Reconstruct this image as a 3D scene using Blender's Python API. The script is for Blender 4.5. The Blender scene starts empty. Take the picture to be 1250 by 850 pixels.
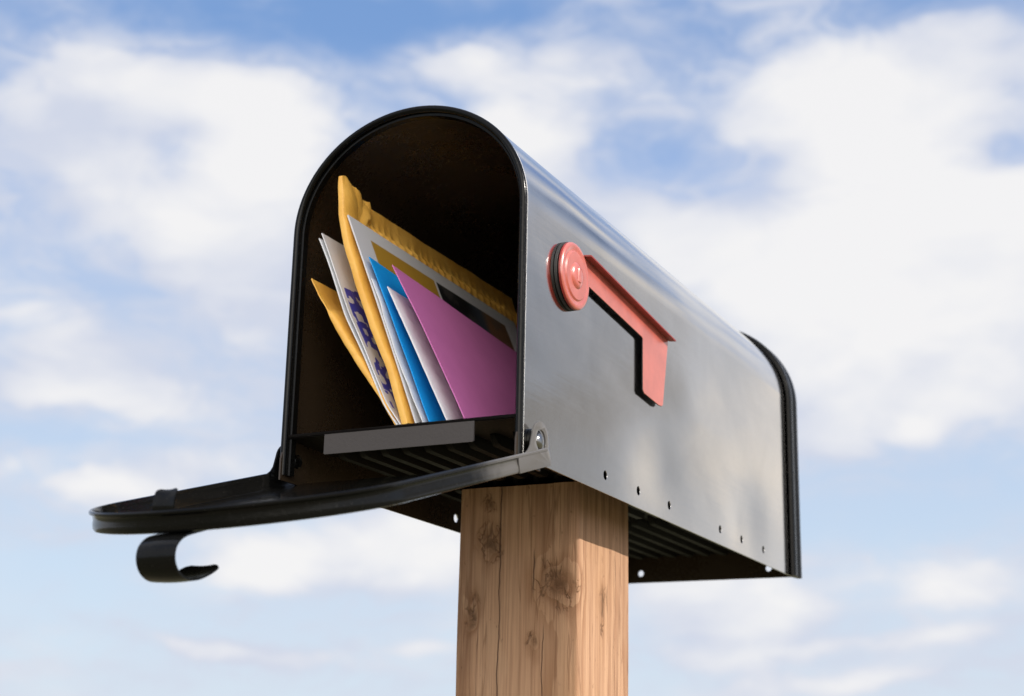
import bpy, bmesh, math, random
from mathutils import Vector, Matrix, noise as mnoise
random.seed(7)
D = bpy.data
SC = bpy.context.scene
COL = SC.collection
ZB = 1.25                     # height of the mailbox's lower edge above the ground
W, H, BR, LEN = 0.17, 0.2375, 0.0764, 0.545

# ------------------------------------------------------------------ materials
def mat(name):
    m = D.materials.new(name); m.use_nodes = True
    nt = m.node_tree; nt.nodes.clear()
    out = nt.nodes.new('ShaderNodeOutputMaterial')
    b = nt.nodes.new('ShaderNodeBsdfPrincipled')
    nt.links.new(b.outputs[0], out.inputs[0])
    return m, nt, b
class N:
    """tiny node-building helper"""
    def __init__(s, nt): s.nt = nt
    def new(s, t, **k):
        n = s.nt.nodes.new(t)
        for a, v in k.items(): setattr(n, a, v)
        return n
    def put(s, inp, v):
        if isinstance(v, bpy.types.NodeSocket): s.nt.links.new(v, inp)
        elif v is not None: inp.default_value = v
    def m(s, op, a, b=None, c=None, clamp=False):
        n = s.new('ShaderNodeMath', operation=op); n.use_clamp = clamp
        s.put(n.inputs[0], a); s.put(n.inputs[1], b); s.put(n.inputs[2], c); return n.outputs[0]
    def v(s, op, a, b=None):
        n = s.new('ShaderNodeVectorMath', operation=op)
        s.put(n.inputs[0], a); s.put(n.inputs[1], b)
        return n.outputs[1] if op in ('DOT_PRODUCT', 'LENGTH', 'DISTANCE') else n.outputs[0]
    def noise(s, vec, scale, detail=3, rough=.55, dist=0):
        n = s.new('ShaderNodeTexNoise'); s.put(n.inputs['Vector'], vec)
        n.inputs['Scale'].default_value = scale; n.inputs['Detail'].default_value = detail
        n.inputs['Roughness'].default_value = rough; n.inputs['Distortion'].default_value = dist
        return n
    def mapping(s, vec, scale=(1, 1, 1), loc=(0, 0, 0)):
        n = s.new('ShaderNodeMapping'); s.put(n.inputs[0], vec)
        n.inputs['Scale'].default_value = scale; n.inputs['Location'].default_value = loc
        return n.outputs[0]
    def step(s, x, lo, hi, a=0., b=1.):
        n = s.new('ShaderNodeMapRange', interpolation_type='SMOOTHSTEP')
        s.put(n.inputs[0], x); n.inputs[1].default_value = lo; n.inputs[2].default_value = hi
        n.inputs[3].default_value = a; n.inputs[4].default_value = b; return n.outputs[0]
    def mix(s, f, a, b, bt='MIX'):
        n = s.new('ShaderNodeMix', data_type='RGBA', blend_type=bt)
        s.put(n.inputs[0], f); s.put(n.inputs[6], a); s.put(n.inputs[7], b); return n.outputs[2]
    def xyz(s, vec):
        n = s.new('ShaderNodeSeparateXYZ'); s.put(n.inputs[0], vec); return n.outputs
    def comb(s, x, y, z):
        n = s.new('ShaderNodeCombineXYZ'); s.put(n.inputs[0], x); s.put(n.inputs[1], y); s.put(n.inputs[2], z); return n.outputs[0]
    def bump(s, h, strength, dist, nrm=None):
        n = s.new('ShaderNodeBump'); n.inputs['Strength'].default_value = strength
        n.inputs['Distance'].default_value = dist; s.put(n.inputs['Height'], h); s.put(n.inputs['Normal'], nrm)
        return n.outputs[0]
def rgb(r, g, b): return (r, g, b, 1)

def black_paint(name, base=.010, rough=.28, bumpy=.15, warm=1.0, spec=.22, sheen=False):
    m, nt, b = mat(name); n = N(nt)
    oc = n.new('ShaderNodeTexCoord').outputs['Object']
    big = n.noise(oc, 25, 3); fine = n.noise(oc, 420, 3, .7)
    spk = n.noise(oc, 900, 2, .5)
    dust = n.step(spk.outputs[0], .66, .80)
    col = n.mix(n.m('MULTIPLY', dust, .35), rgb(base*warm, base, base*(.6 if warm > 1.3 else .95)), rgb(.10, .095, .09))
    if sheen:      # sky sheen painted in as grey on the straight flange next to the right hinge
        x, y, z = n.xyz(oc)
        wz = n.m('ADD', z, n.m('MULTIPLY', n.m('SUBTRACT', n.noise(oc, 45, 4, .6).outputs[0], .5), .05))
        sheen_mask = n.m('MULTIPLY', n.step(wz, .040, .095, 1., 0.), n.step(x, .0886, .0896))
        col = n.mix(n.m('MULTIPLY', sheen_mask, .9), col, rgb(.125, .118, .112))
    n.put(b.inputs['Base Color'], col)
    r = n.m('ADD', n.m('MULTIPLY', n.m('SUBTRACT', big.outputs[0], .5), .30), rough)
    r = n.m('ADD', r, n.m('MULTIPLY', n.m('SUBTRACT', fine.outputs[0], .5), .25), clamp=True)
    n.put(b.inputs['Roughness'], r)
    n.put(b.inputs['Normal'], n.bump(n.m('ADD', n.m('MULTIPLY', fine.outputs[0], .3), big.outputs[0]), bumpy, .0012))
    b.inputs['Specular IOR Level'].default_value = spec
    return m

def metal_body():
    m, nt, b = mat('brushed_galvanised_steel'); n = N(nt)
    oc = n.new('ShaderNodeTexCoord').outputs['Object']
    dent = n.noise(n.mapping(oc, (1, .42, .9)), 11, 1.5, .45, .3)
    wav = n.noise(n.mapping(oc, (1, .25, 1)), 34, 2, .5)
    streak = n.noise(n.mapping(oc, (1, .03, 1)), 260, 3, .6)
    grit = n.noise(oc, 1100, 2, .6)
    smear = n.noise(oc, 16, 4, .6, .8)
    col = n.mix(smear.outputs[0], rgb(.59, .577, .56), rgb(.76, .745, .725))
    n.put(b.inputs['Base Color'], col)
    b.inputs['Metallic'].default_value = 1
    r = n.m('ADD', n.m('MULTIPLY', smear.outputs[0], .09), .055)
    r = n.m('ADD', r, n.m('MULTIPLY', n.m('SUBTRACT', grit.outputs[0], .5), .10), clamp=True)
    n.put(b.inputs['Roughness'], r)
    hgt = n.m('MULTIPLY', dent.outputs[0], .0019)
    for (dy_, dz_, ry, rz, dep) in ((.225, .035, .045, .030, .0011), (.430, .032, .050, .034, .0014), (.40, .020, .016, .016, .0003), (.30, .105, .05, .03, -.0006)):
        q = n.v('MULTIPLY', n.v('SUBTRACT', oc, (.085, dy_, dz_)), (0, 1/ry, 1/rz))
        hgt = n.m('SUBTRACT', hgt, n.m('MULTIPLY', n.m('EXPONENT', n.m('MULTIPLY', n.v('DOT_PRODUCT', q, q), -1.)), dep))
    n1 = n.bump(hgt, 1., 1.)
    n2 = n.bump(wav.outputs[0], .18, .0008, n1)
    n3 = n.bump(streak.outputs[0], .10, .0003, n2)
    n4 = n.bump(grit.outputs[0], .06, .0003, n3)
    n.put(b.inputs['Normal'], n4)
    return m

def paper(name, c1, c2, rough=.55, coated=0., fibre=.4, scale=60, trans=0.):
    m, nt, b = mat(name); n = N(nt)
    oc = n.new('ShaderNodeTexCoord').outputs['Object']
    a = n.noise(oc, scale, 4, .6); f = n.noise(oc, 700, 3, .6)
    crease = n.noise(oc, 62, 4, .6, 1.2)
    n.put(b.inputs['Base Color'], n.mix(n.step(a.outputs[0], .3, .7), rgb(*c1), rgb(*c2)))
    b.inputs['Roughness'].default_value = rough
    b.inputs['Coat Weight'].default_value = coated
    if trans: b.inputs['Subsurface Weight'].default_value = trans; b.inputs['Subsurface Radius'].default_value = (.004, .003, .002)
    n1 = n.bump(crease.outputs[0], fibre, .0016)
    n.put(b.inputs['Normal'], n.bump(f.outputs[0], .12, .0003, n1))
    return m

def wood():
    m, nt, b = mat('weathered_pine'); n = N(nt)
    oc = n.new('ShaderNodeTexCoord').outputs['Object']     # origin at the post's foot; z up
    x, y, z = n.xyz(oc)
    warp = n.noise(n.mapping(oc, (1, 1, .22)), 14, 3, .55)
    w = n.m('MULTIPLY', n.m('SUBTRACT', warp.outputs[0], .5), .062)
    px = n.m('ADD', n.m('SUBTRACT', x, -.010), w)
    py = n.m('ADD', n.m('SUBTRACT', y, .075), n.m('MULTIPLY', w, .6))
    rad = n.m('SQRT', n.m('ADD', n.m('MULTIPLY', px, px), n.m('MULTIPLY', py, py)))
    F = n.m('MULTIPLY', rad, 105.)
    F = n.m('ADD', F, n.m('MULTIPLY', n.noise(n.mapping(oc, (1, 1, .12)), 75, 3, .6).outputs[0], 1.3))
    kn = None; core = None
    ocw = n.v('ADD', oc, n.v('MULTIPLY', n.v('SUBTRACT', n.noise(oc, 45, 2.5, .5).outputs[1], (.5, .5, .5)), (.014, .006, .022)))
    # knots: centre (x, y, z) on the surfaces, radii across / along the grain
    for (kx, ky, kz, ra, rz, amp) in KNOTS:
        d = n.v('MULTIPLY', n.v('SUBTRACT', ocw, (kx, ky, kz)), (1/ra, 1/ra, 1/rz))
        d2 = n.v('DOT_PRODUCT', d, d)
        e = n.m('EXPONENT', n.m('MULTIPLY', d2, -.55))
        F = n.m('ADD', F, n.m('MULTIPLY', e, amp))
        c = n.m('EXPONENT', n.m('MULTIPLY', d2, -1.7))
        kn = e if kn is None else n.m('MAXIMUM', kn, e)
        core = c if core is None else n.m('MAXIMUM', core, c)
    fr = n.m('FRACT', F)
    late = n.m('MULTIPLY', n.step(fr, .30, .88), n.step(fr, .93, 1.0, 1., 0.))
    ringfade = n.noise(n.mapping(oc, (1, 1, .3)), 22, 2)
    late = n.m('MULTIPLY', late, n.step(ringfade.outputs[0], .36, .66, .30, 1.))
    fib = n.noise(n.mapping(oc, (1, 1, .018)), 520, 4, .65)
    fib2 = n.noise(n.mapping(oc, (1, 1, .035)), 170, 3, .6)
    blotch = n.noise(n.mapping(oc, (1, 1, .4)), 26, 4, .6)
    col = n.mix(n.m('MULTIPLY', late, n.m('ADD', .70, n.m('MULTIPLY', kn, .25))), rgb(.56, .338, .205), rgb(.265, .125, .062))
    col = n.mix(n.step(fib.outputs[0], .38, .70, 0., .55), col, rgb(.27, .135, .075))
    col = n.mix(n.step(fib2.outputs[0], .52, .78, 0., .40), col, rgb(.27, .14, .075))
    col = n.mix(n.step(blotch.outputs[0], .45, .75, 0., .35), col, rgb(.44, .235, .115))
    col = n.mix(n.step(blotch.outputs[0], .25, .42, .30, 0.), col, rgb(.55, .36, .225))
    strk = n.noise(n.mapping(oc, (1, 1, .07)), 95, 5, .62, .2)
    col = n.mix(n.step(strk.outputs[0], .52, .70, 0., .55), col, rgb(.20, .10, .052))
    spot = n.noise(n.mapping(oc, (1, 1, .55)), 210, 3, .6)
    col = n.mix(n.step(spot.outputs[0], .66, .74, 0., .55), col, rgb(.15, .075, .04))
    col = n.mix(n.m('MULTIPLY', kn, .45), col, rgb(.27, .125, .052))
    rough_core = n.m('MULTIPLY', core, n.step(n.noise(oc, 190, 4, .7).outputs[0], .36, .56, .30, 1.))
    col = n.mix(n.m('MULTIPLY', rough_core, .74), col, rgb(.070, .034, .016))
    vn = n.noise(n.mapping(oc, (1, 1, .55)), 75, 3, .55, .6)
    vein = n.m('MULTIPLY', n.step(n.m('ABSOLUTE', n.m('SUBTRACT', vn.outputs[0], .5)), .004, .018, 1., 0.), n.step(kn, .12, .45))
    col = n.mix(n.m('MULTIPLY', vein, .55), col, rgb(.11, .050, .022))
    gv = n.noise(n.mapping(oc, (1, 1, .05)), 48, 4, .6, .3)
    gl = n.step(n.m('ABSOLUTE', n.m('SUBTRACT', gv.outputs[0], .52)), .002, .012, 1., 0.)
    col = n.mix(n.m('MULTIPLY', gl, .45), col, rgb(.17, .080, .038))
    # long drying cracks (wobbling thin lines along the grain)
    wob = n.noise(n.mapping(oc, (.01, .01, 1)), 16, 4, .55)
    wb = n.m('MULTIPLY', n.m('SUBTRACT', wob.outputs[0], .5), .009)
    crack = None
    for (cx, z0, z1, wd, fx) in CRACKS:
        src = x if fx else y
        d = n.m('ABSOLUTE', n.m('ADD', n.m('SUBTRACT', src, cx), wb))
        g = n.step(d, wd*.35, wd, 1., 0.)
        g = n.m('MULTIPLY', g, n.m('MULTIPLY', n.step(z, z0, z0+.012), n.step(z, z1-.012, z1, 1., 0.)))
        side = n.m('LESS_THAN', y, -.0455) if fx else n.m('GREATER_THAN', x, .0455)
        g = n.m('MULTIPLY', g, side)
        crack = g if crack is None else n.m('MAXIMUM', crack, g)
    brk = n.step(n.noise(n.mapping(oc, (1, 1, .3)), 60, 3).outputs[0], .30, .50, .15, 1.)
    crack = n.m('MULTIPLY', crack, brk)
    col = n.mix(n.m('MULTIPLY', crack, .72), col, rgb(.030, .015, .009))
    n.put(b.inputs['Base Color'], col)
    b.inputs['Roughness'].default_value = .72
    b.inputs['Specular IOR Level'].default_value = .3
    h = n.m('ADD', n.m('MULTIPLY', fib.outputs[0], .5), n.m('MULTIPLY', fib2.outputs[0], .6))
    h = n.m('SUBTRACT', h, n.m('MULTIPLY', late, .25))
    h = n.m('SUBTRACT', h, n.m('MULTIPLY', crack, 1.6))
    h = n.m('SUBTRACT', h, n.m('MULTIPLY', rough_core, .9))
    h = n.m('SUBTRACT', h, n.m('MULTIPLY', vein, .6))
    n.put(b.inputs['Normal'], n.bump(h, .8, .0012))
    return m

# ------------------------------------------------------------------ mesh helpers
def link(name, me, m=None, parent=None, ang=35):
    o = D.objects.new(name, me); COL.objects.link(o)
    if m is not None:
        for k in (m if isinstance(m, (list, tuple)) else [m]): me.materials.append(k)
    if ang:
        for p in me.polygons: p.use_smooth = True
        me.set_sharp_from_angle(angle=math.radians(ang))
    if parent: o.parent = parent
    return o
def meshof(name, verts, faces, fix=True):
    me = D.meshes.new(name); me.from_pydata([tuple(v) for v in verts], [], faces); me.update()
    if fix:
        bm = bmesh.new(); bm.from_mesh(me); bmesh.ops.recalc_face_normals(bm, faces=bm.faces); bm.to_mesh(me); bm.free()
    return me
def empty(name, loc, label, cat, group=None, kind=None):
    o = D.objects.new(name, None); COL.objects.link(o); o.location = loc
    o.empty_display_size = .05
    return tag(o, label, cat, group)
def tag(o, label, cat, group=None):
    o['label'] = label; o['category'] = cat
    if group: o['group'] = group
    return o
def outline(hw, h, b, n=56, z0=0., nl=10):
    """points (x, z) and outward normals, right foot -> over the top -> left foot"""
    P = []; zs = h - b
    for i in range(nl): P.append(((hw, z0 + (zs-z0)*i/nl), (1, 0)))
    for i in range(n+1):
        a = math.pi*i/n; c, s = math.cos(a), math.sin(a)
        nx, nz = c/hw, s/b; l = math.hypot(nx, nz)
        P.append(((hw*c, zs + b*s), (nx/l, nz/l)))
    for i in range(nl-1, -1, -1): P.append(((-hw, z0 + (zs-z0)*i/nl), (-1, 0)))
    return P
def sweep(ol, prof):
    """prof: closed list of (outward offset k, depth y)"""
    V = []; F = []; m = len(prof)
    for (p, nn) in ol:
        for (k, y) in prof: V.append((p[0]+nn[0]*k, y, p[1]+nn[1]*k))
    for i in range(len(ol)-1):
        for j in range(m):
            a = i*m+j; b_ = i*m+(j+1) % m
            F.append((a, b_, b_+m, a+m))
    F.append(tuple(range(m))); F.append(tuple(range((len(ol)-1)*m, len(ol)*m)))
    return V, F
def prism_x(poly, x0, x1):
    """polygon given as (y, z), extruded along x"""
    n = len(poly); V = [(x0, y, z) for y, z in poly] + [(x1, y, z) for y, z in poly]
    F = [tuple(range(n)), tuple(range(n, 2*n))] + [(i, (i+1) % n, n+(i+1) % n, n+i) for i in range(n)]
    return V, F
def prism_y(poly, y0, y1):
    n = len(poly); V = [(x, y0, z) for x, z in poly] + [(x, y1, z) for x, z in poly]
    F = [tuple(range(n)), tuple(range(n, 2*n))] + [(i, (i+1) % n, n+(i+1) % n, n+i) for i in range(n)]
    return V, F
def join(*parts):
    V = []; F = []
    for v, f in parts:
        o = len(V); V += list(v); F += [tuple(i+o for i in q) for q in f]
    return V, F
def box(x0, x1, y0, y1, z0, z1): return prism_y([(x0, z0), (x1, z0), (x1, z1), (x0, z1)], y0, y1)
def lathe_x(prof, cy, cz, n=48):
    """prof: (x, radius) list revolved about the x-parallel axis through (cy, cz)"""
    V = []; F = []
    for x, r in prof:
        for i in range(n):
            a = 2*math.pi*i/n; V.append((x, cy+max(r, 1e-5)*math.cos(a), cz+max(r, 1e-5)*math.sin(a)))
    m = len(prof)
    for j in range(m-1):
        for i in range(n):
            a = j*n+i; b_ = j*n+(i+1) % n; F.append((a, b_, b_+n, a+n))
    F.append(tuple(range(n))); F.append(tuple(range((m-1)*n, m*n)))
    return V, F
def cut(o, V, F):
    """boolean difference, applied"""
    me = meshof('cutter', V, F); c = D.objects.new('cutter', me); COL.objects.link(c)
    if o.parent: c.parent = o.parent
    c.matrix_basis = o.matrix_basis.copy()
    md = o.modifiers.new('b', 'BOOLEAN'); md.object = c; md.operation = 'DIFFERENCE'; md.solver = 'EXACT'
    apply(o); D.objects.remove(c)
def apply(o):
    dg = bpy.context.evaluated_depsgraph_get(); dg.update()
    me = D.meshes.new_from_object(o.evaluated_get(dg), preserve_all_data_layers=True, depsgraph=dg)
    o.modifiers.clear(); old = o.data; o.data = me
def bevel(o, w, seg=2, ang=40):
    md = o.modifiers.new('bev', 'BEVEL'); md.width = w; md.segments = seg
    md.limit_method = 'ANGLE'; md.angle_limit = math.radians(ang)
    md.harden_normals = False
    apply(o)
    for p in o.data.polygons: p.use_smooth = True
def weighted(o):
    md = o.modifiers.new('wn', 'WEIGHTED_NORMAL'); md.keep_sharp = True; md.weight = 90
KZ = ZB   # knots are given relative to the mailbox's lower edge
KNOTS = [(-.021, -.046, KZ-.021, .006, .011, 1.0), (-.035, -.046, KZ-.074, .0045, .012, 1.0),
         (.029, -.046, KZ-.054, .0115, .0125, 1.9), (.046, -.004, KZ-.064, .0030, .020, 1.4),
         (.012, -.046, KZ-.092, .003, .006, .8), (-.024, -.046, KZ+.006, .004, .004, .6),
         (.004, -.046, KZ-.30, .010, .014, 3.), (.046, .012, KZ-.40, .012, .016, 3.)]
CRACKS = [(-.0135, -1, 3, .00055, True), (.0125, KZ-.062, KZ-.026, .0006, True), (.004, KZ-.072, KZ-.046, .0005, False),
          (.020, KZ-.14, KZ-.078, .0004, True), (-.030, KZ-.16, KZ-.080, .00035, True), (.018, KZ-.07, KZ-.02, .0005, False)]
BLACK = black_paint('black_gloss_paint', .004, .20, spec=.16)
BLACK_IN = black_paint('black_paint_inside', .026, .30, .35, 1.5, .5)
UNDER = black_paint('black_paint_underside', .005, .50, .25, 1.2, .10)
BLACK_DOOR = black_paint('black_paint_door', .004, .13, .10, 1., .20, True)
STEEL = metal_body()

def simple(name, c, rough=.4, metal=0., coat=0., bumpy=.1, sc=300):
    m, nt, b = mat(name); n = N(nt)
    oc = n.new('ShaderNodeTexCoord').outputs['Object']
    f = n.noise(oc, sc, 3, .6); g = n.noise(oc, 40, 3, .6)
    n.put(b.inputs['Base Color'], n.mix(n.step(g.outputs[0], .3, .7), rgb(*[v*.86 for v in c]), rgb(*[min(v*1.1, .95) for v in c])))
    b.inputs['Roughness'].default_value = rough; b.inputs['Metallic'].default_value = metal
    b.inputs['Coat Weight'].default_value = coat; b.inputs['Coat Roughness'].default_value = .12
    n.put(b.inputs['Normal'], n.bump(n.m('ADD', f.outputs[0], g.outputs[0]), bumpy, .0008))
    return m
RED = simple('red_paint_with_glare', (.52, .112, .076), .34, 0, 1.)  # sky glare on the flag's face is mixed into this paler red
rb = [q for q in RED.node_tree.nodes if q.type == 'BSDF_PRINCIPLED'][0]
RED_DEEP = simple('deep_red_paint', (.26, .014, .009), .40, 0, .2)      # flag's red without the glare, kept darker for lip and disc rim
rb.inputs['Coat IOR'].default_value = 1.8; rb.inputs['Coat Roughness'].default_value = .22
CHROME = simple('polished_rivet', (.30, .29, .28), .20, 1., 0, .05)
LIPM = black_paint('grey_primer', .062, .55, .6, 1.12, .2)
RUBBER = simple('black_rubber', (.012, .011, .011), .55)

# ================================================================== MAILBOX
box_root = empty('mailbox', (0, 0, ZB), 'open steel mailbox with black trim and lowered red flag on a wooden post', 'mailbox')

# ---- body shell: outer skin steel, inside black
t = .0011
ol = outline(W/2, H, BR)
V, F = sweep(ol, [(0, .0030), (0, .562), (-t, .562), (-t, .0030)])
me = meshof('body', V, F)
body = link('body', me, [STEEL, BLACK_IN], box_root, ang=0)
HZ = .0121
hc = []
for y in (.0660, .1275, .1865, .2470, .3060, .3610, .4150, .4745):
    if y in (.0660, .3060): continue
    hc.append(lathe_x([(.07, .0031), (.10, .0031)], y, HZ, 24))
for y in (.1275, .2350, .3610, .4745):
    hc.append(lathe_x([(-.10, .0031), (-.07, .0031)], y, HZ-.002, 24))
V, F = join(*hc); cut(body, V, F)
me = body.data
zs = H-BR
for p in me.polygons:
    c, nn = p.center, p.normal
    if c.z > zs: rx = (c.x/(W/2), (c.z-zs)/BR); inner = math.hypot(*rx) < 1-.0006/.08; outw = nn.x*c.x/(W/2)**2+nn.z*(c.z-zs)/BR**2
    else: inner = abs(c.x) < W/2-.0007; outw = nn.x*c.x
    p.material_index = 1 if inner and outw < 0 else 0
    if abs(nn.y) > .9: p.material_index = 0
bevel(body, .0003, 2, 50)
body.data.set_sharp_from_angle(angle=math.radians(35)); weighted(body)

# ---- rolled black rim round the mouth
pr = []
for i in range(14):
    a = 2*math.pi*i/14; pr.append((-.0020+.0023*math.cos(a), .0008+.0024*math.sin(a)))
V1 = sweep(outline(W/2, H, BR), pr)
V2 = sweep(outline(W/2, H, BR), [(-.0016, .0022), (-.0058, .0030), (-.0058, .0040), (-.0062, .0075), (-.0054, .0077), (-.0048, .0046), (-.0014, .0042)])
rim = link('rim', meshof('rim', *join(V1, V2)), BLACK, box_root, 40)

# ---- back cap: rim and closing plate
HB = H+.0015
V1 = sweep(outline(W/2+.0003, H+.0003, BR+.0003), [(.0010, 0.5530), (.0036, 0.5525), (.0046, 0.5540), (.0046, 0.5590), (.0036, 0.5605), (.0036, 0.5670), (.0046, 0.5685), (.0046, 0.5740), (.0034, 0.5755), (.0006, 0.5755), (-.0025, 0.5640), (-.0025, 0.5620), (.0006, 0.5620)])
cap = link('back_cap', meshof('back_cap', *V1), BLACK, box_root, 40)
pts = [p for p, _ in outline(W/2-.0022, H-.0022, BR-.0022, 40, .0, 3)]
V, F = prism_y(pts, .5622, .5636)
bp_ = link('back_plate', meshof('back_plate', V, F), BLACK_IN, box_root, 35)
hc = []
for x in (.0625, -.0615): 
    v, f = lathe_x([(.0, .0029), (.1, .0029)], 0, 0, 20)
    hc.append(([(a[1]+x, .50+a[0], a[2]+.0088) for a in v], f))
cut(bp_, *join(*hc))
for p in bp_.data.polygons: p.use_smooth = False

# ---- raised floor with pressed ribs
parts = [box(-.0837, .0837, .0016, .5620, .0236, .0246), box(.0812, .0820, .0350, .5600, .0030, .0233)]
for i in range(9):
    x = -.064+.016*i
    for (y0, y1) in ((.035, .15), (.165, .33), (.345, .535)):
        prof = [(-.0046, 0), (-.0026, -.0062), (.0026, -.0062), (.0046, 0)]
        v = []; f = []
        st = [(y0, .05), (y0+.004, .8), (y0+.007, 1), (y1-.007, 1), (y1-.004, .8), (y1, .05)]
        for (yy, s) in st:
            for (a, b_) in prof: v.append((x+a*(.4+.6*s), yy, .0236+b_*s-.0002))
        for k in range(len(st)-1):
            for j in range(3): f.append((k*4+j, k*4+j+1, k*4+j+5, k*4+j+4))
            f.append((k*4+3, k*4, k*4+4, k*4+7))
        f.append((0, 1, 2, 3)); f.append(tuple(range(20, 24)))
        parts.append((v, f))
floor_ = link('floor_panel', meshof('floor_panel', *join(*parts)), UNDER, box_root, 40)
# front fold of the floor panel: rounded edge, grey tongue in the middle and black corner gussets
lipbar = prism_x([(.0004, .0241), (.0000, .0252), (.0010, .0260), (.0040, .0258), (.0040, .0248), (.0014, .0240)], -.0800, .0832)
link('floor_edge', meshof('floor_edge', *lipbar), UNDER, box_root, 35)
v, f = prism_y([(-.0530, .0240), (.0530, .0240), (.0530, .0118), (.0522, .0112), (-.0522, .0112), (-.0530, .0118)], .0006, .0018)
lp = link('floor_lip', meshof('floor_lip', v, f), LIPM, box_root, 35)

# ---- hinge brackets inside the foot of the mouth
for s in (-1, 1):
    poly = [(-.0030, -.0035), (.030, -.0035), (.030, .020), (.022, .0235), (.004, .0235), (.000, .019), (-.0030, .010)]
    br = link('hinge_bracket', meshof('hinge_bracket', *prism_x(poly, s*.0822, s*.0834)), BLACK_IN, box_root, 35)
    v, f = lathe_x([(s*.0822, .0045), (s*.0812, .0044), (s*.0806, .0036), (s*.0811, .0024), (s*.0811, .0001)], .0146, .0112, 28)
    link('rivet', meshof('rivet', v, f), BLACK, br, 50)

# ---- door, hinged open, modelled closed in its own frame (x across, z up from the pivot, -y outward)
TH = math.radians(90+16.83); PV = (0, .0113, .0104)
HW, LD, DB, O, DD = .0904, .2359, .0748, .0159, .0113
ol = outline(HW, LD, DB, 64, -.0105, 12)
prof = [(-.0075, -O+.0002), (-.0018, -O), (-.0006, -O+.0005), (0, -O+.0018), (-.0001, -O+.0040), (-.0006, -O+.0062), (-.0006, -O+.0080), (.0000, -O+.0088), (.0010, -O+.0094), (.0011, -O+.0105), (.0004, -O+DD), (-.0008, -O+DD-.0002), (-.0016, -O+.0085), (-.0016, -O+.0030), (-.0026, -O+.0016), (-.0075, -O+.0012)]
# hem stays in its lower position along the two straight sides close to the ears
V, F = sweep(ol, prof)
inn = [p for p, _ in outline(HW-.0070, LD-.0070, DB-.0070, 48, -.0105, 4)]
pl = prism_y(inn, -O+.0003, -O+.0011)
inn2 = [p for p, _ in outline(HW-.0240, LD-.0240, DB-.0240, 48, .018, 4)]
emb = prism_y(inn2, -O-.0009, -O+.0002)
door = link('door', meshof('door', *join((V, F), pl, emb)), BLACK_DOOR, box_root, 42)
door.location = PV; door.rotation_euler = (TH, 0, 0)
def ear_poly():
    """(o, s) outline of a hinge ear in the side plane"""
    cs, co, r = -.0035, .0000, .0118
    P = [(O-.0005, -.0150), (O, -.0140), (O, .0300), (.0050, .0300), (.0050, .0230), (.0046, .0190), (.0034, .0150), (.0010, .0115)]
    for i in range(15):
        a = math.radians(62 - i*(62+90)/14)
        P.append((co - r*math.cos(a), cs + r*math.sin(a)))
    P.append((co, cs-r)); P.append((.004, -.0152)); 
    return P
for s in (-1, 1):
    P = [(-o, z) for o, z in ear_poly()]
    x0, x1 = (HW-.0006, HW+.0007)
    ear = link('hinge_ear', meshof('hinge_ear', *prism_x(P, s*x0, s*x1)), BLACK_DOOR, door, 40)
    cut(ear, *lathe_x([(s*(x0-.01), .0066), (s*(x1+.01), .0066)], .0000, -.0035, 36))
    bevel(ear, .0005, 2, 40); ear.data.set_sharp_from_angle(angle=math.radians(40))
    wz = [(s*.0852, .0078), (s*.0884, .0078), (s*.0886, .0070), (s*.0886, .0001)]
    link('hinge_washer', meshof('hinge_washer', *lathe_x(wz, .0000, -.0035, 36)), BLACK, ear, 40)
    pr = [(s*.0880, .0050), (s*.0888, .0054)]
    for i in range(7):
        a = math.radians(90*i/6); pr.append((s*(.0890+.0030*math.sin(a)), .0052*math.cos(a)))
    link('hinge_rivet', meshof('hinge_rivet', *lathe_x(pr, .0000, -.0035, 36)), CHROME, ear, 50)

def strip(path, hw, cx, th, ends=0.5):
    """bent strip: path of (y, z) in the door frame, width along x"""
    V = []; F = []; n = len(path)
    for i, (y, z) in enumerate(path):
        a = path[max(i-1, 0)]; b_ = path[min(i+1, n-1)]
        dy, dz = b_[0]-a[0], b_[1]-a[1]; l = math.hypot(dy, dz); ny, nz = -dz/l*th/2, dy/l*th/2
        w = hw*(1 if i < n-5 else (1-((i-(n-5))/4)**2.2*(1-ends)))
        for k in range(9):
            u = -1+2*k/8; x = cx+u*w; bow = -.00055*(1-u*u) * (1 if i > 1 else 0)
            V.append((x, y+ny+bow*ny/(th/2), z+nz+bow*nz/(th/2)))
        for k in range(8, -1, -1):
            u = -1+2*k/8; x = cx+u*w; bow = -.00055*(1-u*u) * (1 if i > 1 else 0)
            V.append((x, y-ny+bow*ny/(th/2), z-nz+bow*nz/(th/2)))
    m = 18
    for i in range(n-1):
        for k in range(m): F.append((i*m+k, i*m+(k+1) % m, (i+1)*m+(k+1) % m, (i+1)*m+k))
    F.append(tuple(range(m))); F.append(tuple(range((n-1)*m, n*m)))
    return V, F
def smoothpath(P, k=4):
    out = []
    for i in range(len(P)-1):
        p0 = P[max(i-1, 0)]; p1 = P[i]; p2 = P[i+1]; p3 = P[min(i+2, len(P)-1)]
        for j in range(k):
            t_ = j/k
            out.append(tuple(.5*((2*p1[c])+(-p0[c]+p2[c])*t_+(2*p0[c]-5*p1[c]+4*p2[c]-p3[c])*t_*t_+(-p0[c]+3*p1[c]-3*p2[c]+p3[c])*t_**3) for c in (0, 1)))
    out.append(P[-1]); return out
hp = [(-.0168, .216), (-.0170, .228), (-.0178, .2375), (-.0212, .2438), (-.0270, .2462), (-.0330, .2445), (-.0375, .2390), (-.0393, .2310), (-.0386, .2215), (-.0370, .2145), (-.0356, .2105)]
link('latch_handle', meshof('latch_handle', *strip(smoothpath(hp), .0114, -.0012, .0010, .62)), BLACK_DOOR, door, 45)
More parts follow.
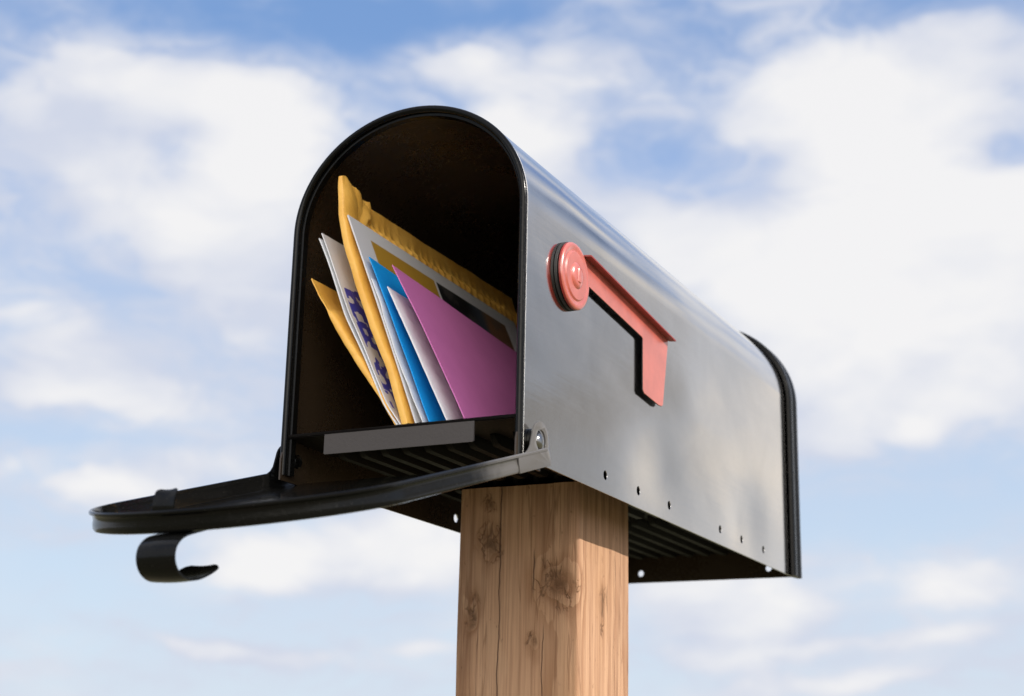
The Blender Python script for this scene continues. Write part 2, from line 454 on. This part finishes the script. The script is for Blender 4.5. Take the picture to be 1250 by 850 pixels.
tp = [(-.0140, .2210), (-.0090, .2240), (-.0020, .2235), (.0028, .2205), (.0040, .2185)]
link('latch_tongue', meshof('latch_tongue', *strip(smoothpath(tp), .0065, -.011, .0009, .7)), BLACK_DOOR, door, 45)

# ---- flag, lying down along the right-hand side
XA = .0878
DY, DZ = .0645, .1303
plate = [(.0640, .1515), (.2379, .1343), (.2262, .0818), (.2235, .0803), (.2180, .0798), (.1890, .0820), (.1866, .0840), (.1867, .1214), (.1850, .1222), (.0954, .1305), (.0640, .1335)]
lipf = prism_y([(XA+.0008, 0), (XA+.0066, -.0008), (XA+.0066, .0002), (XA+.0008, .0010)], .0800, .2385)
lipf = ([(x, y, z+.1500-.0990*(y-.069)) for x, y, z in lipf[0]], lipf[1])
flag = link('flag', meshof('flag', *prism_x(plate, XA-.0003, XA+.0007)), RED, box_root, 35)
flag.data.materials.append(RUBBER)          # dull black back and cut edges
for p in flag.data.polygons:
    if p.normal.x < .5 and abs(p.normal.x) > .5 or (p.normal.z < -.3) or (p.normal.y < -.5): p.material_index = 1
bevel(flag, .0003, 2, 40)
link('flag_edge', meshof('flag_edge', *lipf), RED_DEEP, flag, 35)
R_ = .0222
prof = [(.0872, .010), (.0873, R_-.003), (.0877, R_-.0008), (.0882, R_), (.0896, R_), (.0904, R_-.0006), (.0908, R_-.0018), (.0908, R_-.0036), (.0902, R_-.0044), (.0902, R_-.0056), (.0911, R_-.0066), (.0912, .0100), (.0911, .0088), (.0920, .0080), (.0927, .0068), (.0930, .0050), (.0931, .0001)]
disc = link('pivot_disc', meshof('pivot_disc', *lathe_x(prof, DY, DZ, 64)), [RED, RUBBER, RED_DEEP], flag, 40)
for p in disc.data.polygons:
    if abs(p.normal.x) < .5 and p.center.x < .0906: p.material_index = 2
    if p.center.x < .0879: p.material_index = 1
stub = box(.0915, .0936, DY-.0022, DY+.0022, DZ-.0050, DZ+.0050)
o_ = link('pivot_key', meshof('pivot_key', *stub), RED, flag, 35); bevel(o_, .0008, 3)
link('pivot_washer', meshof('pivot_washer', *lathe_x([(.0849, .0216), (.0854, .0224), (.0870, .0224), (.0874, .0210)], DY-.0005, DZ, 48)), RUBBER, flag, 40)

# ================================================================== POST
PH = ZB+.0172
PX, PY, HH = .00367, .2106, .0462
post = D.objects.new('wooden_post', None)
V = []; F = []
nz = 120; ring = []
c_ = .0022
def post_ring(z):
    pts = []
    for (sx, sy) in ((1, -1), (1, 1), (-1, 1), (-1, -1)):
        base = {(1, -1): -90, (1, 1): 0, (-1, 1): 90, (-1, -1): 180}[(sx, sy)]
        for k in range(4):
            a = math.radians(base+k*30)
            pts.append((sx*(HH-c_)+c_*math.cos(a), sy*(HH-c_)+c_*math.sin(a)))
    # extra points along the flats
    out = []
    for i, p in enumerate(pts):
        out.append(p)
        if i % 4 == 3:
            q = pts[(i+1) % 16]
            for k in range(1, 8): out.append((p[0]+(q[0]-p[0])*k/8, p[1]+(q[1]-p[1])*k/8))
    return out
for i in range(nz+1):
    z = PH*(i/nz)
    for (x, y) in post_ring(z):
        d = mnoise.noise(Vector((x*40, y*40, z*9)))*.0008 + mnoise.noise(Vector((x*120+9, y*120, z*30)))*.0002
        l = math.hypot(x, y); V.append((x+x/l*d, y+y/l*d, z + (mnoise.noise(Vector((x*300, y*300, 0)))*.0008 if i == nz else 0)))
m_ = len(post_ring(0))
for i in range(nz):
    for j in range(m_): F.append((i*m_+j, i*m_+(j+1) % m_, (i+1)*m_+(j+1) % m_, (i+1)*m_+j))
F.append(tuple(range(m_))); F.append(tuple(range(nz*m_, (nz+1)*m_)))
D.objects.remove(post)
post = link('wooden_post', meshof('wooden_post', V, F), wood(), None, 40)
post.location = (PX, PY, 0)
tag(post, 'square knotty pine post standing under the mailbox and carrying it', 'post')

# ================================================================== LETTERS
def sheet(name, front, back, y0, L, th, mats, na=30, nb=44, disp=None, prof=None, cant=0., mat_of=None, topf=None):
    """front / back: polylines (x, z), top -> bottom, of the sheet's mid surface at its front and far short edges"""
    def at(pl, a):
        d = [0]
        for i in range(len(pl)-1): d.append(d[-1]+math.dist(pl[i], pl[i+1]))
        s = a*d[-1]
        for i in range(len(pl)-1):
            if s <= d[i+1]+1e-9:
                t_ = (s-d[i])/(d[i+1]-d[i]+1e-12); break
        return pl[i][0]+(pl[i+1][0]-pl[i][0])*t_, pl[i][1]+(pl[i+1][1]-pl[i][1])*t_
    def mid(a, b_):
        xf, zf = at(front, a); xb, zb = at(back, a)
        x = xf+(xb-xf)*b_; z = zf+(zb-zf)*b_
        dz = topf(a, b_) if topf else 0
        return Vector((x, y0+L*b_+cant*(1-a), z+dz))
    V = []; F = []; uv = []
    A = [i/na for i in range(na+1)]; B = [(j/nb)**1.35 for j in range(nb+1)]
    for side in (1, -1):
        for a in A:
            for b_ in B:
                p = mid(a, b_); e = 1e-3
                da = mid(min(a+e, 1), b_)-mid(max(a-e, 0), b_); db = mid(a, min(b_+e, 1))-mid(a, max(b_-e, 0))
                nn = db.cross(da).normalized()
                if nn.x < 0: nn = -nn
                tt = th*(prof(a, b_) if prof else 1)
                dd = disp(a, b_) if disp else 0
                V.append(p+nn*(side*tt/2+dd)); uv.append((b_, 1-a))
    nA, nB = na+1, nb+1; off = nA*nB
    q = lambda s, i, j: s*off+i*nB+j
    for i in range(na):
        for j in range(nb):
            F.append((q(0, i, j), q(0, i, j+1), q(0, i+1, j+1), q(0, i+1, j)))
            F.append((q(1, i, j), q(1, i+1, j), q(1, i+1, j+1), q(1, i, j+1)))
    for i in range(na):
        F.append((q(0, i, 0), q(0, i+1, 0), q(1, i+1, 0), q(1, i, 0)))
        F.append((q(0, i, nb), q(1, i, nb), q(1, i+1, nb), q(0, i+1, nb)))
    for j in range(nb):
        F.append((q(0, 0, j), q(1, 0, j), q(1, 0, j+1), q(0, 0, j+1)))
        F.append((q(0, na, j), q(0, na, j+1), q(1, na, j+1), q(1, na, j)))
    # origin at the sheet's foot
    org = mid(1, .5)
    me = D.meshes.new(name); me.from_pydata([tuple(v-org) for v in V], [], F); me.update()
    ul = me.uv_layers.new(name='UVMap')
    for lp_ in me.loops: ul.data[lp_.index].uv = uv[lp_.vertex_index]
    bm = bmesh.new(); bm.from_mesh(me); bmesh.ops.recalc_face_normals(bm, faces=bm.faces); bm.to_mesh(me); bm.free()
    o = link(name, me, mats, None, 50)
    o.location = org+Vector((0, 0, ZB))
    return o
KRAFT = paper('kraft_paper', (.84, .43, .065), (.92, .52, .105), .48, .10, .55, 50)
KRAFT_DARK = paper('kraft_paper_seam', (.52, .27, .06), (.66, .37, .09), .55, 0, .6, 50)
WHITE = paper('white_paper', (.74, .74, .76), (.82, .82, .83), .5, 0, .35, 40)
BLUE = paper('blue_paper', (.003, .30, .76), (.004, .34, .82), .55, 0, .12, 30)
PINK = paper('magenta_paper', (.60, .165, .42), (.64, .18, .45), .62, 0, .10, 30)
FL = .0262
def ns(a, b_, s, o=0): return mnoise.noise(Vector((a*s+o, b_*s*1.3+o*2, o*.7)))
def puff(e=.10, k=.12):
    def f(a, b_):
        ea = min(a, 1-a)/e; eb = min(b_, 1-b_)/(e*.55)
        s = lambda v: math.sqrt(max(0., 1-(1-min(v, 1))**2))
        return k+(1-k)*s(ea)*s(eb)
    return f

# big padded mailer, tallest
def kp(a, b_):
    s = lambda v: math.sqrt(max(0., 1-(1-min(v, 1))**2))
    top = .10+.90*s(max(a-.10, 0)/.10)
    fr = .40+.60*s(b_/.035)
    bt = .115+.022*math.sin(a*26+.6)
    if a < .10 and b_ > bt+.018: return .10
    if a < .10: return (.12+.88*s((a+.02)/.10)*(1 if b_ < bt else max(0, 1-(b_-bt)/.018)))*fr
    return max(top, .95 if b_ < bt else 0)*fr*(1 if b_ < .9 else s((1-b_)/.1)*.9+.1)
def kd(a, b_):
    d = (.0004+.0006*min(1, b_*6))*ns(a, b_, 6, 3)+.0003*ns(a, b_, 18, 8)
    if b_ < .14:
        f_ = max(0, 1-a*2.6)*min(1, (.14-b_)/.02)
        q1 = abs(math.sin(34*b_+7*a+1.5*ns(a, b_, 5, 1)))
        q2 = abs(math.sin(16*a-24*b_+2*ns(a, b_, 7, 9)))
        d += f_*(.0022*(q1-.6)+.0016*(q2-.6))*min(1, .3+b_/.04)
    if a > .12: d = min(d, .0003+.0010*a)
    g = math.exp(-((a-.125)/.045)**2)*(1 if b_ > .13 else 0)
    ph = 2*math.pi*b_*27+2.6*ns(a, b_, 9, 5)+5*a
    d += g*(.0021*(1-abs(math.sin(ph/2)))**1.2+.0004*ns(a, b_, 60, 5))
    return d
def kt(a, b_):
    w = max(0, 1-a*4)
    if b_ < .13: return w*(-.0022*min(1, max(0, b_-.02)/.03)-.0042*min(1, max(0, b_-.055)/.02)+.0014*math.sin(b_*95))
    return w*(-.0092+.004*(b_-.135))
big = sheet('padded_mailer', [(-.0528, .1992), (-.0514, .1729), (-.0458, .1505), (-.0368, .1268), (-.0227, .0921), (-.0092, .0638), (.0040, FL)],
            [(-.0570, .1985), (-.0505, .1729), (-.0435, .1505), (-.0350, .1268), (-.0215, .0921), (-.0085, .0638), (.0040, FL)],
            .0025, .265, .0072, [KRAFT, KRAFT_DARK], 90, 230, kd, kp, topf=kt)
for p in big.data.polygons:
    pass
tag(big, 'tallest mustard padded mailer with a crumpled top corner, behind the white photo card', 'mailer', 'post inside the mailbox')

# small mailer on the far left
def sp(a, b_):
    s = lambda v: math.sqrt(max(0., 1-(1-min(v, 1))**2))
    body_ = s(max(a-.16-.5*max(0, .12-b_), 0)/.12)*(.35+.65*s(b_/.05))
    return .10+.9*body_*(1 if a < .6 else 1-.75*(a-.6)/.4)
def sd(a, b_): return .0005*ns(a, b_, 5, 21)+.0003*ns(a, b_, 20, 4)+.0003*math.sin(a*9+2*b_)
small = sheet('padded_mailer', [(-.0712, .1304), (-.0650, .1178), (-.0558, .1040), (-.0351, .0744), (-.0190, .0514), (-.0100, .0373), (-.0026, FL)],
              [(-.0735, .1304), (-.0670, .1178), (-.0568, .1040), (-.0365, .0744), (-.0206, .0514), (-.0110, .0373), (-.0026, FL)],
              .0030, .20, .0068, KRAFT, 70, 70, sd, sp)
tag(small, 'short mustard padded mailer leaning furthest left, outside the blue-printed leaflet', 'mailer', 'post inside the mailbox')

# glossy leaflet with blue print
def leaflet_mat():
    m, nt, b = mat('glossy_leaflet'); n = N(nt)
    u, v_, _ = n.xyz(n.new('ShaderNodeTexCoord').outputs['UV'])
    oc = n.new('ShaderNodeTexCoord').outputs['Object']
    k = n.new('ShaderNodeTexVoronoi', distance='CHEBYCHEV'); n.put(k.inputs['Vector'], n.comb(n.m('MULTIPLY', u, 34.), n.m('MULTIPLY', v_, 26.), 0.)); k.inputs['Scale'].default_value = 1.; k.inputs['Randomness'].default_value = .8
    band = n.m('MULTIPLY', n.step(u, .018, .022), n.step(v_, .70, .76, 1., .0))
    inkm = n.m('MULTIPLY', n.m('GREATER_THAN', n.xyz(k.outputs[1])[0], .42), n.m('GREATER_THAN', band, .35))
    col = n.mix(inkm, rgb(.74, .73, .74), rgb(.055, .065, .48))
    redm = n.m('MULTIPLY', n.m('MULTIPLY', n.step(v_, .920, .925), n.step(v_, .945, .950, 1., 0.)), n.step(u, .125, .13))
    col = n.mix(redm, col, rgb(.60, .03, .02))
    n.put(b.inputs['Base Color'], col); b.inputs['Roughness'].default_value = .28
    b.inputs['Coat Weight'].default_value = .3
    n.put(b.inputs['Normal'], n.bump(n.noise(oc, 30, 2).outputs[0], .3, .0012))
    return m
LEAF = leaflet_mat()
def ld(a, b_): return .0012*math.sin(3.0*a)*(1-b_)+.0006*ns(a, b_, 4, 31)
leaf = sheet('leaflet', [(-.0656, .1609), (-.0420, .1030), (-.0205, .0600), (-.0100, .0400), (.0002, FL)],
             [(-.0600, .1600), (-.0380, .1030), (-.0185, .0600), (-.0090, .0400), (.0002, FL)], .0030, .21, .0007, LEAF, 40, 40, ld)
tag(leaf, 'thin glossy white leaflet with dark blue print between the two padded mailers', 'leaflet', 'post inside the mailbox')
leaf2 = sheet('leaflet', [(-.0664, .1575), (-.0430, .1010), (-.0216, .0590), (-.0110, .0395), (-.0006, FL)],
              [(-.0620, .1575), (-.0395, .1010), (-.0200, .0590), (-.0100, .0395), (-.0006, FL)], .0022, .21, .0007, WHITE, 30, 30, lambda a, b_: ld(a, b_)-.0006+.0004*math.sin(a*11))
tag(leaf2, 'plain white backing sheet showing as a thin edge just left of the blue-printed leaflet', 'sheet', 'post inside the mailbox')

# white card with a picture
def card_mat():
    m, nt, b = mat('picture_card'); n = N(nt)
    u, v_, _ = n.xyz(n.new('ShaderNodeTexCoord').outputs['UV'])
    oc = n.new('ShaderNodeTexCoord').outputs['Object']
    def rect(u0, u1, v0, v1, e=.004):
        a = n.m('MULTIPLY', n.step(u, u0-e, u0+e), n.step(u, u1-e, u1+e, 1., 0.))
        return n.m('MULTIPLY', a, n.m('MULTIPLY', n.step(v_, v0-e, v0+e), n.step(v_, v1-e, v1+e, 1., 0.)))
    big_ = n.noise(n.comb(n.m('MULTIPLY', u, 2.), v_, 0.), 7, 3, .6)
    ph = n.mix(n.step(u, .62, .72), rgb(.012, .012, .012), rgb(.055, .065, .085))
    ph = n.mix(n.step(u, .72, .76), ph, n.mix(n.noise(oc, 160, 4, .7).outputs[0], rgb(.14, .055, .025), rgb(.30, .17, .09)))
    ph = n.mix(n.m('MULTIPLY', n.step(big_.outputs[0], .52, .60), .5), ph, rgb(.10, .09, .085))
    col = n.mix(rect(.088, .44, .06, .925), rgb(.70, .685, .69), rgb(.48, .27, .035))
    col = n.mix(rect(.452, .90, .06, .925), col, ph)
    n.put(b.inputs['Base Color'], col); b.inputs['Roughness'].default_value = .42
    n.put(b.inputs['Normal'], n.bump(n.noise(oc, 500, 2).outputs[0], .08, .0003))
    return m
card = sheet('photo_card', [(-.0463, .1711), (-.0180, .1000), (.0112, FL)], [(-.0455, .1655), (-.0170, .0980), (.0112, FL)], .0035, .245, .0010, card_mat(), 60, 60,
             lambda a, b_: .0006*math.sin(3*a+b_))
tag(card, 'stiff white-bordered photo card leaning against the tallest padded mailer', 'card', 'post inside the mailbox')
# small white envelope
w1 = sheet('envelope', [(-.0265, .1251), (-.0090, .0830), (.0150, FL)], [(-.0290, .1225), (-.0090, .0810), (.0150, FL)], .0040, .21, .0016, WHITE, 40, 60,
           lambda a, b_: .0007*math.sin(7*a+1)+.0005*ns(a, b_, 8, 12), puff(.08, .35))
tag(w1, 'narrow white envelope standing between the photo card and the bright blue envelope', 'envelope', 'post inside the mailbox')
bl = sheet('envelope', [(-.0294, .1404), (-.0060, .0860), (.0205, FL)], [(-.0310, .1290), (-.0070, .0800), (.0205, FL)], .0052, .215, .0012, BLUE, 40, 50,
           lambda a, b_: .0005*math.sin(4*a)+.0003*ns(a, b_, 5, 17), puff(.04, .5))
tag(bl, 'bright blue envelope leaning left of the magenta one', 'envelope', 'post inside the mailbox')
w2 = sheet('envelope', [(-.0140, .1180), (.0060, .0790), (.0326, FL)], [(-.0160, .1110), (.0050, .0760), (.0326, FL)], .0042, .205, .0026, WHITE, 60, 80,
           lambda a, b_: (.0008*ns(a, b_, 9, 40)+.0004*ns(a, b_, 24, 2))*min(1, .15+b_*8), puff(.10, .25))
tag(w2, 'crinkled white envelope between the bright blue and the magenta envelopes', 'envelope', 'post inside the mailbox')
pk = sheet('envelope', [(-.0110, .1320), (.0150, .0830), (.0448, FL)], [(-.0125, .1205), (.0135, .0780), (.0448, FL)], .0040, .215, .0010, PINK, 40, 50,
           lambda a, b_: .0008*math.sin(3.1*a)+.0003*ns(a, b_, 4, 50), puff(.03, .6))
tag(pk, 'large plain magenta envelope, rightmost in the mailbox mouth', 'envelope', 'post inside the mailbox')

# ================================================================== GROUND
gm, nt, b = mat('dry_grass_ground'); n = N(nt)
oc = n.new('ShaderNodeTexCoord').outputs['Object']
g1 = n.noise(oc, .35, 5, .6); g2 = n.noise(oc, 9, 5, .7)
c_ = n.mix(n.step(g1.outputs[0], .35, .65), rgb(.10, .115, .045), rgb(.20, .165, .095))
c_ = n.mix(n.m('MULTIPLY', g2.outputs[0], .5), c_, rgb(.14, .12, .07))
n.put(b.inputs['Base Color'], c_); b.inputs['Roughness'].default_value = .95
n.put(b.inputs['Normal'], n.bump(g2.outputs[0], .8, .03))
V = []; F = []
rings = [0, 2, 5, 12, 30, 80, 200, 600, 2500]
V.append((0, 0, 0))
for r in rings[1:]:
    for k in range(48):
        a = 2*math.pi*k/48; hgt = 0 if r < 4 else mnoise.noise(Vector((math.cos(a)*r*.05, math.sin(a)*r*.05, 2)))*min(r*.01, 1.2)-min(r*.002, .6)
        V.append((r*math.cos(a), r*math.sin(a), hgt))
for k in range(48): F.append((0, 1+k, 1+(k+1) % 48))
for i in range(len(rings)-2):
    for k in range(48):
        a = 1+i*48+k; b_ = 1+i*48+(k+1) % 48; F.append((a, a+48, b_+48, b_))
gr = link('ground', meshof('ground', V, F), gm, None, 80)
gr['kind'] = 'structure'

# ================================================================== SKY
BL=[(-40.67,24.17,3.35,1.40,1.00),(-36.86,23.97,2.91,1.71,1.00),(-43.88,21.17,2.32,1.39,0.80),(-45.66,23.66,1.71,1.42,0.55),(-39.16,19.49,2.98,2.07,1.00),(-36.02,21.24,2.23,1.64,0.80),(-43.63,14.80,3.30,1.60,0.70),(-37.20,16.08,3.41,1.79,0.45),(-37.88,13.05,3.65,1.48,0.50),(-40.29,10.10,2.97,0.88,0.60),(-44.63,10.79,1.02,0.63,0.90),(-33.07,8.25,4.82,1.49,0.80),(-36.94,4.46,3.22,0.64,0.40),(-43.56,8.58,2.33,0.72,0.30),(-28.83,26.23,1.99,0.95,0.55),(-30.79,25.56,1.98,0.54,0.40),(-26.16,25.57,1.98,0.75,0.35),(-24.53,26.76,1.16,1.34,0.45),(-26.12,23.65,1.96,1.26,1.00),(-24.14,22.18,1.62,1.50,0.80),(-22.20,26.46,1.33,1.34,0.45),(-20.89,24.98,2.30,1.79,0.45),(-18.23,27.81,2.65,0.65,0.30),(-15.40,24.78,2.92,1.76,0.75),(-12.55,24.88,3.21,2.04,0.70),(-8.50,25.52,2.85,1.43,0.85),(-12.06,22.24,3.79,1.75,0.80),(-20.44,20.07,1.60,1.20,1.05),(-22.52,20.83,1.29,0.90,0.50),(-18.38,19.88,0.80,0.66,0.50),(-17.79,18.37,2.52,1.80,0.70),(-9.14,20.57,3.40,1.45,1.00),(-12.25,18.44,4.65,2.65,1.00),(-9.13,16.21,3.62,2.61,0.90),(-14.74,17.08,3.42,2.37,0.80),(-14.53,14.40,1.84,1.78,0.90),(-13.74,11.72,3.31,1.33,0.70),(-9.31,13.32,2.38,1.16,0.60),(-19.21,6.47,4.18,0.95,0.80),(-19.52,5.01,2.37,0.53,0.60),(-10.80,7.02,4.07,1.01,0.50),(-12.33,4.48,5.20,0.86,0.55),(-29.49,9.26,2.43,0.90,0.60),(-30.21,4.52,2.97,0.89,0.30),(-33.14,26.45,1.98,1.77,-0.35),(-38.41,27.16,4.91,1.02,-0.60),(-45.79,25.90,1.89,0.85,-0.30),(-31.56,27.71,5.00,0.89,-0.50),(-18.91,26.68,1.65,1.77,-0.50),(-22.20,22.63,1.46,1.35,-0.45),(-19.94,22.15,1.94,0.75,-0.30),(-7.69,22.16,1.08,0.63,-0.80),(-11.19,10.49,5.92,1.02,-0.60),(-15.01,9.39,4.49,0.89,-0.40),(-42.83,6.91,4.34,1.44,-0.50),(-43.02,11.65,3.26,1.01,-0.50),(-42.70,17.08,3.05,1.02,-0.35),(-40.98,20.93,2.19,0.59,-0.25),(-26.22,28.05,4.02,0.89,-0.40),(-9.59,27.46,4.82,0.51,-0.40),(-42.55,4.10,4.29,0.85,-0.20),(-42.98,25.46,1.27,0.52,0.50),(-45.17,18.26,1.51,0.86,0.50),(-42.04,13.33,2.40,0.64,0.60),(-44.32,13.13,1.48,0.63,0.50),(-39.31,8.84,1.48,0.65,0.60),(-41.42,9.88,1.77,0.47,0.70),(-42.95,8.05,2.04,0.35,0.50),(-37.74,11.28,2.42,0.59,0.50),(-34.93,4.67,2.65,0.53,0.50),(-37.82,4.57,1.75,0.41,0.55),(-30.64,7.74,1.81,0.75,0.70),(-35.99,7.54,1.79,0.65,0.60),(-29.33,4.84,1.49,0.36,0.50),(-20.08,7.64,2.70,0.66,0.70),(-16.26,6.62,1.78,0.59,0.70),(-13.32,7.92,1.77,0.41,0.50),(-9.10,7.57,1.73,0.72,0.50),(-15.14,5.33,2.64,0.35,0.50),(-10.06,5.32,1.72,0.40,0.60),(-13.49,3.91,2.61,0.40,0.60),(-18.66,3.87,2.65,0.47,0.60),(-41.80,4.84,1.73,0.29,0.35),(-11.39,12.09,0.75,0.58,0.50),(-27.51,26.27,1.33,0.89,0.40),(-18.31,23.59,1.30,0.89,0.40),(-16.83,19.24,0.95,0.54,0.30),(-19.98,18.71,1.27,0.90,0.70),(-42.47,3.27,3.41,0.34,0.40),(-33.61,18.11,2.53,1.80,0.40)]
world = D.worlds.new('World'); SC.world = world; world.use_nodes = True
nt = world.node_tree; nt.nodes.clear(); n = N(nt)
out = n.new('ShaderNodeOutputWorld')
dirv = n.new('ShaderNodeTexCoord').outputs['Generated']
dx, dy, dz = n.xyz(dirv)
SUN = Vector((1, .02, .64)).normalized()
sel = math.asin(SUN.z); saz = math.atan2(SUN.x, SUN.y)
sky = n.new('ShaderNodeTexSky', sky_type='NISHITA'); sky.sun_disc = False
sky.sun_elevation = sel; sky.sun_rotation = saz; sky.air_density = 1.; sky.dust_density = 1.2; sky.ozone_density = 1.5
az = n.m('MULTIPLY', n.m('ARCTAN2', dx, dy), 57.2958)
el = n.m('MULTIPLY', n.m('ARCSINE', dz), 57.2958)
P0 = n.comb(az, el, 0.)
wn = n.noise(n.mapping(dirv, (1, 1, 1.5)), 6.5, 4, .55)
wv = n.v('MULTIPLY', n.v('SUBTRACT', wn.outputs[1], (.5, .5, .5)), (4.6, 3.4, 0))
P = n.v('ADD', P0, wv)
cov = None
for (bx, by, rx, ry, amp) in BL:
    if amp < 0: amp *= .75
    d = n.v('MULTIPLY', n.v('SUBTRACT', P, (bx, by, 0)), (1/rx, 1/ry, 0))
    e = n.m('MULTIPLY', n.m('EXPONENT', n.m('MULTIPLY', n.v('DOT_PRODUCT', d, d), -.75)), amp*1.02)
    cov = e if cov is None else n.m('ADD', cov, e)
f1 = n.noise(n.mapping(dirv, (1, 1, 2.0)), 12, 7, .60, .5)
f2 = n.noise(n.mapping(dirv, (1, 1, 1.8)), 2.6, 4, .55, .4)
# away from the stretch of sky laid out above, broken cloud everywhere
ax = n.m('ABSOLUTE', n.m('ADD', az, 26.5)); 
inside = n.m('MULTIPLY', n.step(ax, 18, 24, 1., 0.), n.step(el, 27, 33, 1., 0.))
gen = n.m('MULTIPLY', n.step(f2.outputs[0], .42, .62), n.m('SUBTRACT', 1., inside))
cov = n.m('ADD', cov, n.m('MULTIPLY', gen, .8))
cov = n.m('ADD', cov, n.m('MULTIPLY', n.m('SUBTRACT', f1.outputs[0], .5), 1.35))
f4 = n.noise(n.mapping(dirv, (1, 1, 2.4), (1, 5, 1)), 20, 6, .62, .9)
veil = n.m('MULTIPLY', n.step(cov, -.55, .40, 0., 1.), n.step(f4.outputs[0], .34, .66, .30, .85))
dens = n.m('MAXIMUM', veil, n.step(cov, .10, .82))
ramp = n.new('ShaderNodeValToRGB'); n.put(ramp.inputs[0], n.m('DIVIDE', el, 60.))
cr = ramp.color_ramp
stops = [(0.0, (.78, .87, .96)), (.05, (.72, .84, .97)), (.13, (.645, .785, .96)), (.25, (.51, .655, .90)), (.36, (.39, .545, .86)), (.45, (.215, .385, .735)), (1.0, (.08, .19, .50))]
cr.elements[0].position = 0; cr.elements[0].color = rgb(*stops[0][1])
cr.elements[1].position = 1; cr.elements[1].color = rgb(*stops[-1][1])
for p_, c in stops[1:-1]:
    e = cr.elements.new(p_); e.color = rgb(*c)
nb_ = n.new('ShaderNodeVectorMath', operation='SCALE'); n.put(nb_.inputs[0], sky.outputs[0]); nb_.inputs[3].default_value = .10
base = n.mix(.85, nb_.outputs[0], ramp.outputs[0])
f3 = n.noise(n.mapping(dirv, (1, 1, 2.2), (3, 1, 2)), 7, 4, .5, .2)
lit = n.m('ADD', n.step(cov, .30, 1.45), n.m('MULTIPLY', n.m('SUBTRACT', f3.outputs[0], .5), 2.6), clamp=True)
cloud = n.mix(lit, rgb(.655, .695, .81), rgb(.92, .91, .91))
fin = n.mix(n.m('MULTIPLY', dens, .96), base, cloud)
# added light and dark sky lobes, out of view, shaping reflections and fill: (azimuth, elevation, width, brightness factor, tint)
def added_lobe(a_, e_, w_):
    a_, e_ = math.radians(a_), math.radians(e_)
    dv = (math.sin(a_)*math.cos(e_), math.cos(a_)*math.cos(e_), math.sin(e_))
    k = 1/(1-math.cos(math.radians(w_)))
    return n.m('EXPONENT', n.m('MULTIPLY', n.m('SUBTRACT', n.v('DOT_PRODUCT', n.v('NORMALIZE', dirv), dv), 1.), k))
wobv = n.m('ADD', .65, n.m('MULTIPLY', n.step(f1.outputs[0], .35, .65), .7))
g1_ = n.m('MULTIPLY', n.m('MULTIPLY', added_lobe(30, 12, 11), wobv), 1.15, clamp=True)
fin = n.mix(g1_, fin, rgb(.255, .242, .228))
g3_ = n.m('MULTIPLY', n.m('MULTIPLY', added_lobe(13, 12, 6.5), wobv), 1.0, clamp=True)
fin = n.mix(g3_, fin, rgb(1.05, .97, .88))
for (a_, e_, w_, col_, am) in ((20, 21, 3.2, (.92, .84, .74), .8), (15, 27, 3.0, (.17, .24, .40), .95), (8, 30, 2.6, (.95, .90, .84), .9), (0, 33, 3.4, (.20, .32, .62), .9), (24, 30, 5, (.25, .30, .40), .7), (17.5, 3, 2.6, (.30, .28, .30), .8)):
    fin = n.mix(n.m('MULTIPLY', n.m('MULTIPLY', added_lobe(a_, e_, w_), wobv), am, clamp=True), fin, rgb(*col_))
g2_ = n.m('MULTIPLY', added_lobe(158, 17, 27), wobv)
fin = n.mix(n.m('MULTIPLY', g2_, 1., clamp=True), fin, rgb(5.4, 5.1, 4.7))  # added unseen bright lobe behind the camera, lighting the open mouth
bg = n.new('ShaderNodeBackground'); n.put(bg.inputs[0], fin); bg.inputs[1].default_value = 1.0
nt.links.new(bg.outputs[0], out.inputs[0])
world.cycles.sampling_method = 'MANUAL'; world.cycles.sample_map_resolution = 512

sl = D.lights.new('sun', 'SUN'); sl.energy = 4.4; sl.angle = math.radians(.55); sl.color = (1., .93, .84)
so = D.objects.new('sun', sl); COL.objects.link(so)
so.rotation_euler = SUN.to_track_quat('Z', 'Y').to_euler(); so.location = (3, -1, 4)

# ================================================================== CAMERA
cd = D.cameras.new('camera'); cam = D.objects.new('camera', cd); COL.objects.link(cam); SC.camera = cam
r = Vector((0.89783394, 0.43986265, 0.02037311)); u = Vector((0.10235149, -0.25346959, 0.96191338)); fw = Vector((-0.42827373, 0.86155326, 0.27259419))
M = Matrix((( r.x, u.x, -fw.x, .47611), (r.y, u.y, -fw.y, -.80160), (r.z, u.z, -fw.z, ZB-.18715), (0, 0, 0, 1)))
cam.matrix_world = M
cd.sensor_width = 36; cd.lens = 1892.9/1250*36; cd.clip_end = 6000; cd.clip_start = .02
cd.dof.use_dof = True; cd.dof.focus_distance = .98; cd.dof.aperture_fstop = 11

SC.view_settings.view_transform = 'Standard'; SC.view_settings.look = 'None'
SC.view_settings.exposure = 0; SC.view_settings.gamma = 1; SC.view_settings.use_curve_mapping = False
SC.render.engine = 'CYCLES'; SC.cycles.max_bounces = 10; SC.cycles.glossy_bounces = 6; SC.cycles.diffuse_bounces = 5
SC.cycles.use_denoising = True
